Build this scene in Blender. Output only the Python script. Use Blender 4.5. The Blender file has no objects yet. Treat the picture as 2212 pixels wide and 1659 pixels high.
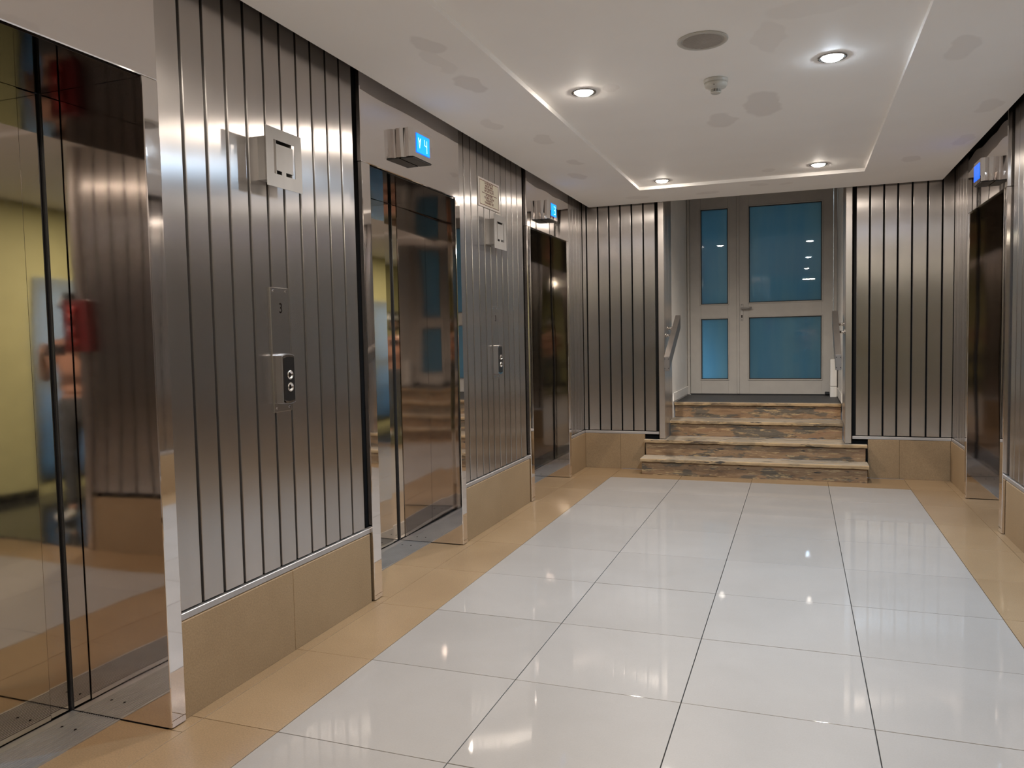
import bpy, bmesh, math, random
from mathutils import Vector, Matrix
random.seed(7)
C = bpy.context.scene.collection
SC = bpy.context.scene

# ------------------------------------------------------------ camera, world, exposure
cd = bpy.data.cameras.new('camera'); cam = bpy.data.objects.new('camera', cd); C.objects.link(cam)
cd.sensor_fit = 'HORIZONTAL'; cd.sensor_width = 36; cd.lens = 27.506; cd.clip_start = 0.02
F = Vector((-0.34448998, 0.93697852, -0.05829165)); R = Vector((0.93878936, 0.3438971, -0.02023163)); U = Vector((-0.00108972, 0.06169317, 0.99809457))
cam.matrix_world = Matrix(((R.x, U.x, -F.x, 0), (R.y, U.y, -F.y, 0), (R.z, U.z, -F.z, 1.262), (0, 0, 0, 1)))
SC.camera = cam
w = bpy.data.worlds.new('world'); SC.world = w; w.use_nodes = True
w.node_tree.nodes['Background'].inputs[0].default_value = (0.55, 0.6, 0.7, 1)
w.node_tree.nodes['Background'].inputs[1].default_value = 0.05
SC.view_settings.view_transform = 'Standard'; SC.view_settings.look = 'None'
SC.view_settings.exposure = 2.6; SC.view_settings.gamma = 1.0; SC.view_settings.use_curve_mapping = False
SC.cycles.max_bounces = 14; SC.cycles.diffuse_bounces = 5; SC.cycles.glossy_bounces = 10; SC.cycles.transmission_bounces = 8
SC.cycles.sample_clamp_indirect = 5.0; SC.cycles.blur_glossy = 1.0
LENS_E = 37.0; SPOT_W = 17.5; ANTE_W = 12.0

# ------------------------------------------------------------ materials
def newmat(name):
    m = bpy.data.materials.new(name); m.use_nodes = True
    nt = m.node_tree; return m, nt, nt.nodes['Principled BSDF']
def ramp(nt, src, stops):
    r = nt.nodes.new('ShaderNodeValToRGB'); el = r.color_ramp.elements
    while len(el) < len(stops): el.new(0.5)
    for e, (p, c) in zip(el, stops): e.position = p; e.color = (*c, 1)
    nt.links.new(src, r.inputs[0]); return r.outputs[0]
def noise(nt, scale, detail=3, stretch=(1, 1, 1), rough=0.5, coord='world', dist=0.0):
    if coord == 'world': g = nt.nodes.new('ShaderNodeNewGeometry').outputs['Position']
    else: g = nt.nodes.new('ShaderNodeTexCoord').outputs['Object']
    mp = nt.nodes.new('ShaderNodeMapping'); mp.inputs['Scale'].default_value = stretch
    nt.links.new(g, mp.inputs[0])
    n = nt.nodes.new('ShaderNodeTexNoise'); n.inputs['Scale'].default_value = scale; n.inputs['Detail'].default_value = detail
    n.inputs['Roughness'].default_value = rough; n.inputs['Distortion'].default_value = dist
    nt.links.new(mp.outputs[0], n.inputs['Vector']); return n.outputs[0]
def bump(nt, b, src, strength, distance):
    n = nt.nodes.new('ShaderNodeBump'); n.inputs['Strength'].default_value = strength; n.inputs['Distance'].default_value = distance
    nt.links.new(src, n.inputs['Height']); nt.links.new(n.outputs[0], b.inputs['Normal']); return n
def math_(nt, op, a, b=None, clamp=False):
    n = nt.nodes.new('ShaderNodeMath'); n.operation = op; n.use_clamp = clamp
    for i, v in enumerate((a, b)):
        if v is None: continue
        if isinstance(v, (int, float)): n.inputs[i].default_value = v
        else: nt.links.new(v, n.inputs[i])
    return n.outputs[0]
def mixc(nt, fac, a, b, mode='MIX'):
    n = nt.nodes.new('ShaderNodeMix'); n.data_type = 'RGBA'; n.blend_type = mode
    for s, v in ((n.inputs[0], fac), (n.inputs[6], a), (n.inputs[7], b)):
        if isinstance(v, (int, float)): s.default_value = v
        elif isinstance(v, tuple): s.default_value = (*v, 1)
        else: nt.links.new(v, s)
    return n.outputs[2]
def plain(name, col, rough=0.5, metal=0.0, spec=0.5, vary=0.06, emit=None, es=0.0):
    m, nt, b = newmat(name)
    c = ramp(nt, noise(nt, 9, 3), [(0.3, tuple(x * (1 - vary) for x in col)), (0.7, tuple(min(1, x * (1 + vary)) for x in col))])
    nt.links.new(c, b.inputs['Base Color'])
    b.inputs['Roughness'].default_value = rough; b.inputs['Metallic'].default_value = metal; b.inputs['Specular IOR Level'].default_value = spec
    if emit: b.inputs['Emission Color'].default_value = (*emit, 1); b.inputs['Emission Strength'].default_value = es
    return m
def brushed(name, col=(0.575, 0.54, 0.515), rough=0.27, aniso=0.98, wave=0.0006):
    m, nt, b = newmat(name)
    rnd = nt.nodes.new('ShaderNodeObjectInfo').outputs['Random']
    streak = noise(nt, 14, 4, (1, 1, 0.03), 0.6)
    f = math_(nt, 'ADD', math_(nt, 'MULTIPLY', streak, 0.5), math_(nt, 'MULTIPLY', rnd, 0.35))
    c = ramp(nt, f, [(0.15, tuple(x * 0.88 for x in col)), (0.75, tuple(x * 1.1 for x in col))])
    nt.links.new(c, b.inputs['Base Color'])
    b.inputs['Metallic'].default_value = 1; b.inputs['Anisotropic'].default_value = aniso
    b.inputs['Roughness'].default_value = rough
    geo = nt.nodes.new('ShaderNodeNewGeometry'); vm = nt.nodes.new('ShaderNodeVectorMath'); vm.operation = 'CROSS_PRODUCT'
    nt.links.new(geo.outputs['True Normal'], vm.inputs[0]); vm.inputs[1].default_value = (0, 0.02, 1)
    nt.links.new(vm.outputs[0], b.inputs['Tangent'])
    # gentle oil-canning of the sheet, different for every slat
    cmb = nt.nodes.new('ShaderNodeCombineXYZ'); nt.links.new(math_(nt, 'MULTIPLY', rnd, 40), cmb.inputs[0])
    add = nt.nodes.new('ShaderNodeVectorMath'); add.operation = 'ADD'
    g2 = nt.nodes.new('ShaderNodeNewGeometry'); nt.links.new(g2.outputs['Position'], add.inputs[0]); nt.links.new(cmb.outputs[0], add.inputs[1])
    n = nt.nodes.new('ShaderNodeTexNoise'); n.inputs['Scale'].default_value = 1.6; n.inputs['Detail'].default_value = 0
    nt.links.new(add.outputs[0], n.inputs['Vector'])
    bump(nt, b, n.outputs[0], 1.0, wave * 3)
    return m
def polished(name, col=(0.82, 0.775, 0.745), wave=0.004, scale=1.6, rough=0.03):
    m, nt, b = newmat(name)
    b.inputs['Base Color'].default_value = (*col, 1); b.inputs['Metallic'].default_value = 1
    c = ramp(nt, noise(nt, 30, 3), [(0.35, (rough, rough, rough)), (0.8, (rough * 2, rough * 2, rough * 2))])
    nt.links.new(c, b.inputs['Roughness'])
    bump(nt, b, noise(nt, scale, 1, (1, 1, 0.55)), 1.0, wave)
    return m

M = {}
M['slat'] = brushed('brushed_steel_slat')
M['brush'] = brushed('brushed_steel', (0.66, 0.61, 0.57), 0.30, 0.7)
M['satin'] = plain('satin_steel', (0.34, 0.322, 0.305), 0.55, 0.5)
M['alu'] = plain('ribbed_aluminium', (0.38, 0.36, 0.345), 0.36, 0.8)
M['rail'] = plain('rail_steel', (0.42, 0.39, 0.37), 0.5, 0.9)
M['bsatin'] = plain('dull_dark_steel', (0.22, 0.20, 0.185), 0.38, 0.85)
M['mirror_dark'] = polished('dark_mirror_door', (0.10, 0.095, 0.09), 0.003, 1.3)  # darker door mirror: near-black reflections of the far lifts put into the colour
M['mirror'] = polished('mirror_steel')
M['mirror_door'] = polished('mirror_steel_door', (0.60, 0.55, 0.51), 0.003, 1.3)
M['header'] = polished('mirror_steel_header', (0.80, 0.76, 0.74), 0.03, 1.3)
M['soffit'] = polished('dark_bronze_mirror', (0.05, 0.043, 0.04), 0.003, 1.3)
M['chrome'] = polished('chrome', (0.8, 0.77, 0.75), 0.002, 12)
M['black'] = plain('black_gap', (0.006, 0.006, 0.006), 0.8, spec=0.1)
M['darkrub'] = plain('dark_plastic', (0.012, 0.012, 0.013), 0.35)
M['bsteel'] = plain('dark_glossy_faceplate', (0.03, 0.027, 0.025), 0.12, 0.6)

def tile_mat(name, lo, hi, rough, speck, spec=0.5, cloud=2.2, rv=0.02):
    m, nt, b = newmat(name)
    rnd = nt.nodes.new('ShaderNodeObjectInfo').outputs['Random']
    f = math_(nt, 'ADD', math_(nt, 'MULTIPLY', noise(nt, cloud, 5, rough=0.6, dist=0.4), 0.8), math_(nt, 'MULTIPLY', rnd, 0.2))
    c = ramp(nt, f, [(0.25, lo), (0.75, hi)])
    s = ramp(nt, noise(nt, 190, 2), [(0.3, (1 - speck,) * 3), (0.7, (1 + speck * 0.0,) * 3)])
    c = mixc(nt, 1.0, c, s, 'MULTIPLY')
    nt.links.new(c, b.inputs['Base Color']); b.inputs['Roughness'].default_value = rough
    b.inputs['Specular IOR Level'].default_value = spec
    return m
M['white_tile'] = tile_mat('white_porcelain_tile', (0.228, 0.206, 0.186), (0.268, 0.244, 0.223), 0.45, 0.06, 0.3)
nt = M['white_tile'].node_tree; b = nt.nodes['Principled BSDF']; b.inputs['Coat Weight'].default_value = 0.35; b.inputs['Coat Roughness'].default_value = 0.03; b.inputs['Coat IOR'].default_value = 1.3
M['tan_tile'] = tile_mat('tan_porcelain_tile', (0.205, 0.130, 0.066), (0.275, 0.183, 0.099), 0.42, 0.25, 0.3)
nt = M['tan_tile'].node_tree; b = nt.nodes['Principled BSDF']; b.inputs['Coat Weight'].default_value = 0.25; b.inputs['Coat Roughness'].default_value = 0.05; b.inputs['Coat IOR'].default_value = 1.3
M['plinth'] = tile_mat('tan_plinth_stone', (0.21, 0.135, 0.070), (0.272, 0.183, 0.100), 0.5, 0.25, 0.3)
M['grout'] = plain('grout', (0.05, 0.044, 0.04), 0.9)
M['dark_floor'] = plain('dark_vinyl_floor', (0.03, 0.03, 0.028), 0.12, spec=0.5)
M['white_paint'] = plain('white_wall_paint', (0.72, 0.69, 0.65), 0.6, vary=0.03)
M['trunk'] = plain('white_trunking', (0.62, 0.60, 0.57), 0.45, vary=0.02)
M['olive'] = plain('olive_wall_paint', (0.42, 0.405, 0.21), 0.7, vary=0.05)
M['door_paint'] = plain('grey_painted_door_frame', (0.36, 0.335, 0.305), 0.42, vary=0.04)
M['gasket'] = plain('glazing_gasket', (0.02, 0.02, 0.02), 0.6)
M['lens'] = plain('warm_lamp_lens', (1, 1, 1), 0.5, emit=(1.0, 0.90, 0.79), es=LENS_E)
M['lens_cool'] = plain('cool_lamp_lens', (1, 1, 1), 0.5, emit=(0.76, 0.88, 1.0), es=LENS_E)
M['rim'] = plain('lamp_rim_metal', (0.5, 0.49, 0.48), 0.25, 1.0)
M['plastic'] = plain('ivory_plastic', (0.50, 0.48, 0.43), 0.35, vary=0.02)
M['grille'] = plain('grey_speaker_grille', (0.50, 0.47, 0.44), 0.55)

def ceiling_mat():
    m, nt, b = newmat('patched_ceiling_paint')
    pos = nt.nodes.new('ShaderNodeNewGeometry').outputs['Position']
    nz = nt.nodes.new('ShaderNodeTexNoise'); nz.inputs['Scale'].default_value = 6; nz.inputs['Detail'].default_value = 2
    nt.links.new(pos, nz.inputs['Vector'])
    v = nt.nodes.new('ShaderNodeVectorMath'); v.operation = 'MULTIPLY_ADD'
    nt.links.new(nz.outputs['Color'], v.inputs[0]); v.inputs[1].default_value = (0.12, 0.12, 0); nt.links.new(pos, v.inputs[2])
    tot = None
    # (x, y, half size x, half size y, strength) of the painted-over patches
    for x, y, a, c, s in [(-1.443, 3.0, .055, .12, 1), (-1.482, 3.53, .05, .13, 1), (-1.49, 3.19, .04, .17, .5), (-1.478, 4.68, .05, .12, .7), (-1.654, 4.23, .04, .11, .6),
                          (-1.472, 5.38, .05, .09, .8), (-1.576, 5.85, .06, .12, 1), (-.905, 3.95, .045, .075, .8), (-.19, 4.56, .10, .24, 1), (-.43, 4.80, .085, .14, 1),
                          (.66, 3.95, .07, .15, .7), (.98, 5.0, .06, .14, .6), (1.0, 5.83, .05, .15, .7), (.75, 6.3, .07, .10, .8), (.02, 6.3, .06, .10, .8), (-.22, 6.39, .05, .07, .8),
                          (-.31, 6.83, .07, .07, .7), (-.74, 7.0, .10, .07, .8), (-.095, 6.87, .06, .05, .6), (-1.33, 6.95, .1, .08, .5), (-.12, 3.55, .06, .20, .4), (.05, 3.3, .15, .08, .3), (-1.0, 2.2, .1, .1, .6), (0.5, 1.6, .12, .2, .6)]:
        d = nt.nodes.new('ShaderNodeVectorMath'); d.operation = 'SUBTRACT'; nt.links.new(v.outputs[0], d.inputs[0]); d.inputs[1].default_value = (x + .06, y + .06, 0)
        e = nt.nodes.new('ShaderNodeVectorMath'); e.operation = 'MULTIPLY'; nt.links.new(d.outputs[0], e.inputs[0]); e.inputs[1].default_value = (1 / a, 1 / c, 0)
        l = nt.nodes.new('ShaderNodeVectorMath'); l.operation = 'LENGTH'; nt.links.new(e.outputs[0], l.inputs[0])
        k = nt.nodes.new('ShaderNodeMapRange'); k.interpolation_type = 'SMOOTHSTEP'; nt.links.new(l.outputs['Value'], k.inputs[0])
        k.inputs[1].default_value = 1.12; k.inputs[2].default_value = 0.88; k.inputs[3].default_value = 0; k.inputs[4].default_value = s
        tot = k.outputs[0] if tot is None else math_(nt, 'MAXIMUM', tot, k.outputs[0])
    base = ramp(nt, noise(nt, 1.4, 4), [(0.3, (0.90, 0.87, 0.835)), (0.7, (0.94, 0.915, 0.88))])
    c = mixc(nt, tot, base, (0.81, 0.775, 0.74))
    nt.links.new(c, b.inputs['Base Color']); b.inputs['Roughness'].default_value = 0.65; b.inputs['Specular IOR Level'].default_value = 0.25
    bump(nt, b, noise(nt, 5, 3), 0.3, 0.003)
    return m
M['ceiling'] = ceiling_mat()
M['ceil_dark'] = plain('bare_slab', (0.05, 0.045, 0.04), 0.9)

def wood(name, cols, rough=0.6, patch=0.75):
    m, nt, b = newmat(name)
    g = noise(nt, 5, 5, (0.35, 1, 1.6), 0.65, dist=0.8)
    c = ramp(nt, g, [(0.28, cols[0]), (0.42, cols[1]), (0.55, cols[2]), (0.75, cols[3])])
    p = ramp(nt, noise(nt, 4.2, 4, (0.7, 1, 2.5), 0.6), [(0.52, (0, 0, 0)), (0.555, (patch,) * 3)])
    c = mixc(nt, p, c, (0.055, 0.052, 0.040))
    ch = ramp(nt, noise(nt, 30, 3, (0.25, 1, 1.5), 0.7), [(0.57, (0, 0, 0)), (0.62, (0.75,) * 3)])
    c = mixc(nt, ch, c, (0.34, 0.23, 0.11))
    dk = ramp(nt, noise(nt, 17, 3, (0.3, 1, 1.7), 0.7), [(0.33, (0.95,) * 3), (0.38, (0, 0, 0))])
    c = mixc(nt, dk, c, (0.02, 0.016, 0.012))
    nt.links.new(c, b.inputs['Base Color']); b.inputs['Roughness'].default_value = rough
    bump(nt, b, noise(nt, 22, 4, (0.3, 1, 1.4), 0.7), 0.8, 0.006)
    return m
M['riser'] = wood('worn_brown_riser', [(0.05, 0.03, 0.016), (0.155, 0.086, 0.040), (0.205, 0.122, 0.060), (0.18, 0.085, 0.040)])
M['tread'] = wood('dusty_worn_tread', [(0.15, 0.115, 0.08), (0.25, 0.205, 0.15), (0.29, 0.24, 0.18), (0.22, 0.18, 0.13)], 0.7, 0.3)
M['nosing'] = wood('chipped_nosing', [(0.05, 0.03, 0.015), (0.20, 0.13, 0.065), (0.30, 0.20, 0.10), (0.24, 0.15, 0.07)], 0.7, 0.4)
M['landing'] = plain('dark_grey_landing', (0.045, 0.043, 0.042), 0.6)

def film_glass():
    m, nt, b = newmat('blue_film_glass')
    out = nt.nodes['Material Output']
    tr = nt.nodes.new('ShaderNodeBsdfTranslucent'); tr.inputs[0].default_value = (0.14, 0.42, 0.66, 1)
    df = nt.nodes.new('ShaderNodeBsdfDiffuse'); df.inputs[0].default_value = (0.030, 0.066, 0.092, 1)
    gl = nt.nodes.new('ShaderNodeBsdfGlossy'); gl.inputs['Roughness'].default_value = 0.01
    streak = ramp(nt, noise(nt, 6, 4, (1, 1, 0.12)), [(0.45, (0.155, 0.27, 0.345)), (0.72, (0.21, 0.30, 0.34))]); nt.links.new(streak, tr.inputs[0])
    ad = nt.nodes.new('ShaderNodeAddShader'); nt.links.new(tr.outputs[0], ad.inputs[0]); nt.links.new(df.outputs[0], ad.inputs[1])
    fr = nt.nodes.new('ShaderNodeFresnel'); fr.inputs[0].default_value = 1.65
    mx = nt.nodes.new('ShaderNodeMixShader'); nt.links.new(fr.outputs[0], mx.inputs[0]); nt.links.new(ad.outputs[0], mx.inputs[1]); nt.links.new(gl.outputs[0], mx.inputs[2])
    nt.links.new(mx.outputs[0], out.inputs[0]); return m
M['film'] = film_glass()
def curtain_mat():
    m, nt, b = newmat('sheer_curtain'); out = nt.nodes['Material Output']
    tr = nt.nodes.new('ShaderNodeBsdfTranslucent'); tr.inputs[0].default_value = (0.75, 0.82, 0.86, 1)
    df = nt.nodes.new('ShaderNodeBsdfDiffuse'); df.inputs[0].default_value = (0.4, 0.45, 0.5, 1)
    mx = nt.nodes.new('ShaderNodeMixShader'); mx.inputs[0].default_value = 0.35
    nt.links.new(tr.outputs[0], mx.inputs[1]); nt.links.new(df.outputs[0], mx.inputs[2]); nt.links.new(mx.outputs[0], out.inputs[0]); return m
M['curtain'] = curtain_mat()
M['screen'] = plain('blue_backlit_screen', (0.0, 0.02, 0.05), 0.2, emit=(0.0, 0.27, 0.95), es=0.34, vary=0)
M['screen_deep'] = plain('deep_blue_screen', (0.0, 0.01, 0.05), 0.2, emit=(0.01, 0.10, 0.95), es=0.3, vary=0)
M['digit'] = plain('lit_digit', (0.5, 0.9, 1.0), 0.3, emit=(0.5, 0.95, 1.0), es=0.3, vary=0)
M['red'] = plain('red_enamel', (0.22, 0.012, 0.01), 0.35)
M['red_dark'] = plain('dark_red_enamel', (0.07, 0.004, 0.004), 0.4)
M['cream'] = plain('cream_notice_board', (0.95, 0.87, 0.68), 0.45, vary=0.02)
M['cream_edge'] = plain('pale_notice_edge', (0.95, 0.86, 0.78), 0.45, vary=0.02)
M['ink_red'] = plain('brown_red_print', (0.22, 0.055, 0.02), 0.5, vary=0)
M['ink'] = plain('engraved_black', (0.008, 0.006, 0.005), 0.9, spec=0.0, vary=0)
M['skin'] = plain('skin', (0.42, 0.24, 0.16), 0.5)
M['shirt'] = plain('peach_shirt', (0.55, 0.30, 0.20), 0.8)
M['trouser'] = plain('grey_trousers', (0.075, 0.075, 0.07), 0.85)
M['hair'] = plain('dark_hair', (0.012, 0.010, 0.010), 0.5)
M['mask'] = plain('black_cloth_mask', (0.008, 0.008, 0.008), 0.8)
M['shoe'] = plain('pale_shoe', (0.45, 0.43, 0.38), 0.6)
M['daylight'] = plain('daylight_outside', (0.5, 0.6, 0.7), 0.9, emit=(0.70, 0.88, 1.0), es=3.0, vary=0)

# ------------------------------------------------------------ mesh helpers
def link(o, parent=None):
    C.objects.link(o)
    if parent is not None: o.parent = parent
    return o
def finish(name, bm, mat, parent=None, smooth=False):
    me = bpy.data.meshes.new(name); bm.normal_update(); bm.to_mesh(me); bm.free()
    for x in (mat if isinstance(mat, (list, tuple)) else [mat]): me.materials.append(x)
    if smooth:
        for p in me.polygons: p.use_smooth = True
    return link(bpy.data.objects.new(name, me), parent)
def add_box(bm, x0, x1, y0, y1, z0, z1, bev=0.0, seg=1, mi=0):
    r = bmesh.ops.create_cube(bm, size=1.0)
    vs = r['verts']
    bmesh.ops.scale(bm, vec=(abs(x1 - x0), abs(y1 - y0), abs(z1 - z0)), verts=vs)
    bmesh.ops.translate(bm, vec=((x0 + x1) / 2, (y0 + y1) / 2, (z0 + z1) / 2), verts=vs)
    fs = set(f for v in vs for f in v.link_faces)
    if bev > 0:
        es = list(set(e for v in vs for e in v.link_edges))
        r2 = bmesh.ops.bevel(bm, geom=es, offset=bev, segments=seg, affect='EDGES', profile=0.5)
        fs |= set(r2['faces'])
    for f in fs:
        if f.is_valid: f.material_index = mi
    return vs
def box(name, x0, x1, y0, y1, z0, z1, mat, parent=None, bev=0.0, seg=1):
    bm = bmesh.new(); add_box(bm, x0, x1, y0, y1, z0, z1, bev, seg); return finish(name, bm, mat, parent)
def cyl(bm, p0, p1, r0, r1=None, n=20, caps=True):
    p0, p1 = Vector(p0), Vector(p1); r1 = r0 if r1 is None else r1
    d = p1 - p0; q = d.to_track_quat('Z', 'Y').to_matrix().to_4x4()
    m = Matrix.Translation((p0 + p1) / 2) @ q
    bmesh.ops.create_cone(bm, cap_ends=caps, segments=n, radius1=r0, radius2=r1, depth=d.length, matrix=m)
def lathe(bm, prof, cx, cy, n=40):
    rings = []
    for r, z in prof:
        rings.append([bm.verts.new((cx + r * math.cos(2 * math.pi * i / n), cy + r * math.sin(2 * math.pi * i / n), z)) for i in range(n)])
    for a, b_ in zip(rings, rings[1:]):
        for i in range(n): bm.faces.new((a[i], a[(i + 1) % n], b_[(i + 1) % n], b_[i]))
    for ring, flip in ((rings[0], False), (rings[-1], True)):
        try: bm.faces.new(ring if flip else ring[::-1])
        except ValueError: pass
def tag(o, label=None, cat=None, group=None, kind=None):
    if label: o['label'] = label
    if cat: o['category'] = cat
    if group: o['group'] = group
    if kind: o['kind'] = kind
    return o
def thing(name, loc, label, cat, group=None, kind=None):
    o = bpy.data.objects.new(name, None); C.objects.link(o); o.location = loc; o.empty_display_size = 0.1
    return tag(o, label, cat, group, kind)
def sink(o, parent):                      # parent an object whose mesh is already in world coordinates
    o.parent = parent; o.matrix_parent_inverse = Matrix.Translation(parent.location).inverted(); return o
def pbox(name, parent, x0, x1, y0, y1, z0, z1, mat, bev=0.0, seg=1):
    return sink(box(name, x0, x1, y0, y1, z0, z1, mat, None, bev, seg), parent)
def structure(name, label=None, parent=None):
    o = bpy.data.objects.new(name, None); C.objects.link(o); tag(o, label, kind='structure'); return o
def text_obj(name, txt, size, mat, parent, origin, ux, uy, depth=0.0006, align='CENTER', space=1.0, line=1.0, widen=1.0, bold=0.0):
    cu = bpy.data.curves.new(name, 'FONT'); cu.body = txt; cu.size = size; cu.align_x = align; cu.align_y = 'CENTER'
    cu.extrude = depth; cu.space_character = space; cu.space_line = line; cu.resolution_u = 3; cu.offset = bold
    t = bpy.data.objects.new(name, cu); C.objects.link(t); bpy.context.view_layer.update()
    dg = bpy.context.evaluated_depsgraph_get(); me = bpy.data.meshes.new_from_object(t.evaluated_get(dg))
    bpy.data.objects.remove(t); me.materials.clear(); me.materials.append(mat)
    ux, uy = Vector(ux), Vector(uy); uz = ux.cross(uy); o_ = Vector(origin)
    for v in me.vertices: v.co = o_ + ux * v.co.x * widen + uy * v.co.y + uz * v.co.z
    ob = bpy.data.objects.new(name, me); C.objects.link(ob)
    if parent is not None: sink(ob, parent)
    return ob

# ------------------------------------------------------------ main measures (metres)
XL, XR, YB, YF = -1.954, 1.196, 7.331, 0.27      # faces of the slatted walls
XJ, XRJ = -1.932, 1.167                            # faces of the lift surrounds
DD = 0.438                                         # depth of the lift reveal
ZH, ZC, ZT = 2.1075, 2.4816, 2.507                 # lift head, ceiling edge, raised ceiling tray
ZTOP = 2.62
LIFTS_L = [(0.961, 1.954), (3.343, 4.336), (5.729, 6.722)]
LIFTS_R = [(0.78, 1.79), (3.17, 4.18), (5.555, 6.575)]
XG = [-1.591, -0.985, -0.380, 0.227, 0.835]; Y0 = 6.851; T = 0.5998

# ------------------------------------------------------------ floor
floor = box('floor', -2.75, 2.0, YF - 0.04, 7.36, -0.14, -0.012, M['grout']); tag(floor, kind='structure')
def tile_mesh(name, w_, l_, mat):
    bm = bmesh.new(); add_box(bm, -w_ / 2, w_ / 2, -l_ / 2, l_ / 2, -0.012, 0.0, 0.0006)
    me = bpy.data.meshes.new(name); bm.to_mesh(me); bm.free(); me.materials.append(mat); return me
_tiles = {}
def tile(x0, x1, y0, y1, mat, name, g=0.0028):
    if y1 - y0 < 0.01 or x1 - x0 < 0.01: return
    key = (name, round(x1 - x0, 3), round(y1 - y0, 3))
    if key not in _tiles: _tiles[key] = tile_mesh(name, x1 - x0 - g, y1 - y0 - g, M[mat])
    o = bpy.data.objects.new(name, _tiles[key]); o.location = ((x0 + x1) / 2, (y0 + y1) / 2, random.uniform(-0.0003, 0.0003)); link(o, floor)
YS = 0.58
rows = [(max(Y0 - (k + 1) * T, YS), Y0 - k * T) for k in range(11)]
for a, b_ in rows:
    for i in range(4): tile(XG[i], XG[i + 1], a, b_, 'white_tile', 'white_tile', 0.0034)
XI, XK = -1.890, 1.138                              # inner joint of the tan border, left and right
def cuts(a, b_):
    out = [a]
    for k in range(12, -1, -1):
        y = Y0 - k * T
        if a + 0.02 < y < b_ - 0.02: out.append(y)
    return list(zip(out, out[1:] + [b_]))
for a, b_ in cuts(YF, YB):
    tile(XI, XG[0], a, b_, 'tan_tile', 'border_tile', 0.0022)
    tile(XG[4], XK, a, b_, 'tan_tile', 'border_tile', 0.0022)
for a, b_ in cuts(YF, YB):
    pass
def edge_strip(lifts, side):
    segs = []; y = YF
    for l0, l1 in lifts:
        segs += [(y, l0, 0), (l0, l1, 1)]; y = l1
    segs.append((y, YB, 0))
    for a, b_, rec in segs:
        for c, d in cuts(a, b_):
            if side < 0: tile(-2.155 if rec else XL + 0.002, XI, c, d, 'tan_tile', 'border_tile', 0.0022)
            else: tile(XK, 1.39 if rec else XR - 0.002, c, d, 'tan_tile', 'border_tile', 0.0022)
edge_strip(LIFTS_L, -1); edge_strip(LIFTS_R, 1)
for i in range(4):
    tile(XG[i], XG[i + 1], Y0, YB - 0.02, 'tan_tile', 'border_tile', 0.0022)
    tile(XG[i], XG[i + 1], YF, YS, 'tan_tile', 'border_tile', 0.0022)

# ------------------------------------------------------------ ceiling
def ceiling():
    bm = bmesh.new()
    x0, x1, y0, y1 = -1.868, 1.096, YF + 0.0, 7.281
    a0, a1, c1, c0 = -1.262, 0.468, 6.63, 0.62
    add_box(bm, x0, a0, y0, y1, ZC, ZC + 0.10); add_box(bm, a1, x1, y0, y1, ZC, ZC + 0.10)
    add_box(bm, a0, a1, c1, y1, ZC, ZC + 0.10); add_box(bm, a0, a1, y0, c0, ZC, ZC + 0.10)
    o = finish('ceiling', bm, M['ceiling']); tag(o, kind='structure')
    t = box('tray_panel', a0 - 0.02, a1 + 0.02, c0 - 0.02, c1 + 0.02, ZT, ZT + 0.06, M['ceiling'], o)
    box('upper_slab', -2.9, 2.3, YF - 0.06, 7.45, 2.70, 2.76, M['ceil_dark'], o)
    return o
ceiling()

# ------------------------------------------------------------ steel slat walls
_slat = {}
def slat_mesh(w_, h, nrm):
    key = (round(w_, 3), round(h, 3), nrm)
    if key in _slat: return _slat[key]
    bm = bmesh.new(); t = 0.022; r = 0.003
    pts = [(-w_ / 2, -t), (-w_ / 2, -r), (-w_ / 2 + r * .3, -r * .3), (-w_ / 2 + r, 0), (w_ / 2 - r, 0), (w_ / 2 - r * .3, -r * .3), (w_ / 2, -r), (w_ / 2, -t)]
    def P(u, d, z): return {'+x': (d, u, z), '-x': (-d, -u, z), '-y': (u, -d, z), '+y': (-u, d, z)}[nrm]
    lo = [bm.verts.new(P(u, d, 0)) for u, d in pts]; hi = [bm.verts.new(P(u, d, h)) for u, d in pts]
    for i in range(len(pts) - 1): bm.faces.new((lo[i], lo[i + 1], hi[i + 1], hi[i]))
    bm.faces.new((lo[-1], lo[0], hi[0], hi[-1])); bm.faces.new(lo[::-1]); bm.faces.new(hi)
    bmesh.ops.recalc_face_normals(bm, faces=bm.faces)
    me = bpy.data.meshes.new('steel_slat'); bm.to_mesh(me); bm.free(); me.materials.append(M['slat']); _slat[key] = me; return me
G = 0.0135
def slats(parent, edges, plane, nrm, z0=0.366, z1=ZTOP):
    for i, (a, b_) in enumerate(zip(edges, edges[1:])):
        a2 = a + (G / 2 if i else 0.002); b2 = b_ - (G / 2 if i < len(edges) - 2 else 0.001)
        o = bpy.data.objects.new('steel_slat', slat_mesh(b2 - a2, z1 - z0, nrm)); link(o, parent); m = (a2 + b2) / 2
        tilt = random.uniform(-0.0025, 0.0025)
        if nrm in ('+x', '-x'): o.location = (plane, m, z0); o.rotation_euler = (0, 0, tilt)
        else: o.location = (m, plane, z0); o.rotation_euler = (0, 0, tilt)
def seq(a, b_, p=0.1085):
    n = max(1, round((b_ - a) / p)); return [a + (b_ - a) * i / n for i in range(n + 1)]

def joined(name, boxes, mat, kind='structure', parent=None, bev=0.0):
    bm = bmesh.new()
    for q in boxes: add_box(bm, *q, bev)
    o = finish(name, bm, mat, parent)
    if kind: tag(o, kind=kind)
    return o
JN, JF = 0.075, 0.065                                # face widths of near and far lift jambs
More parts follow.
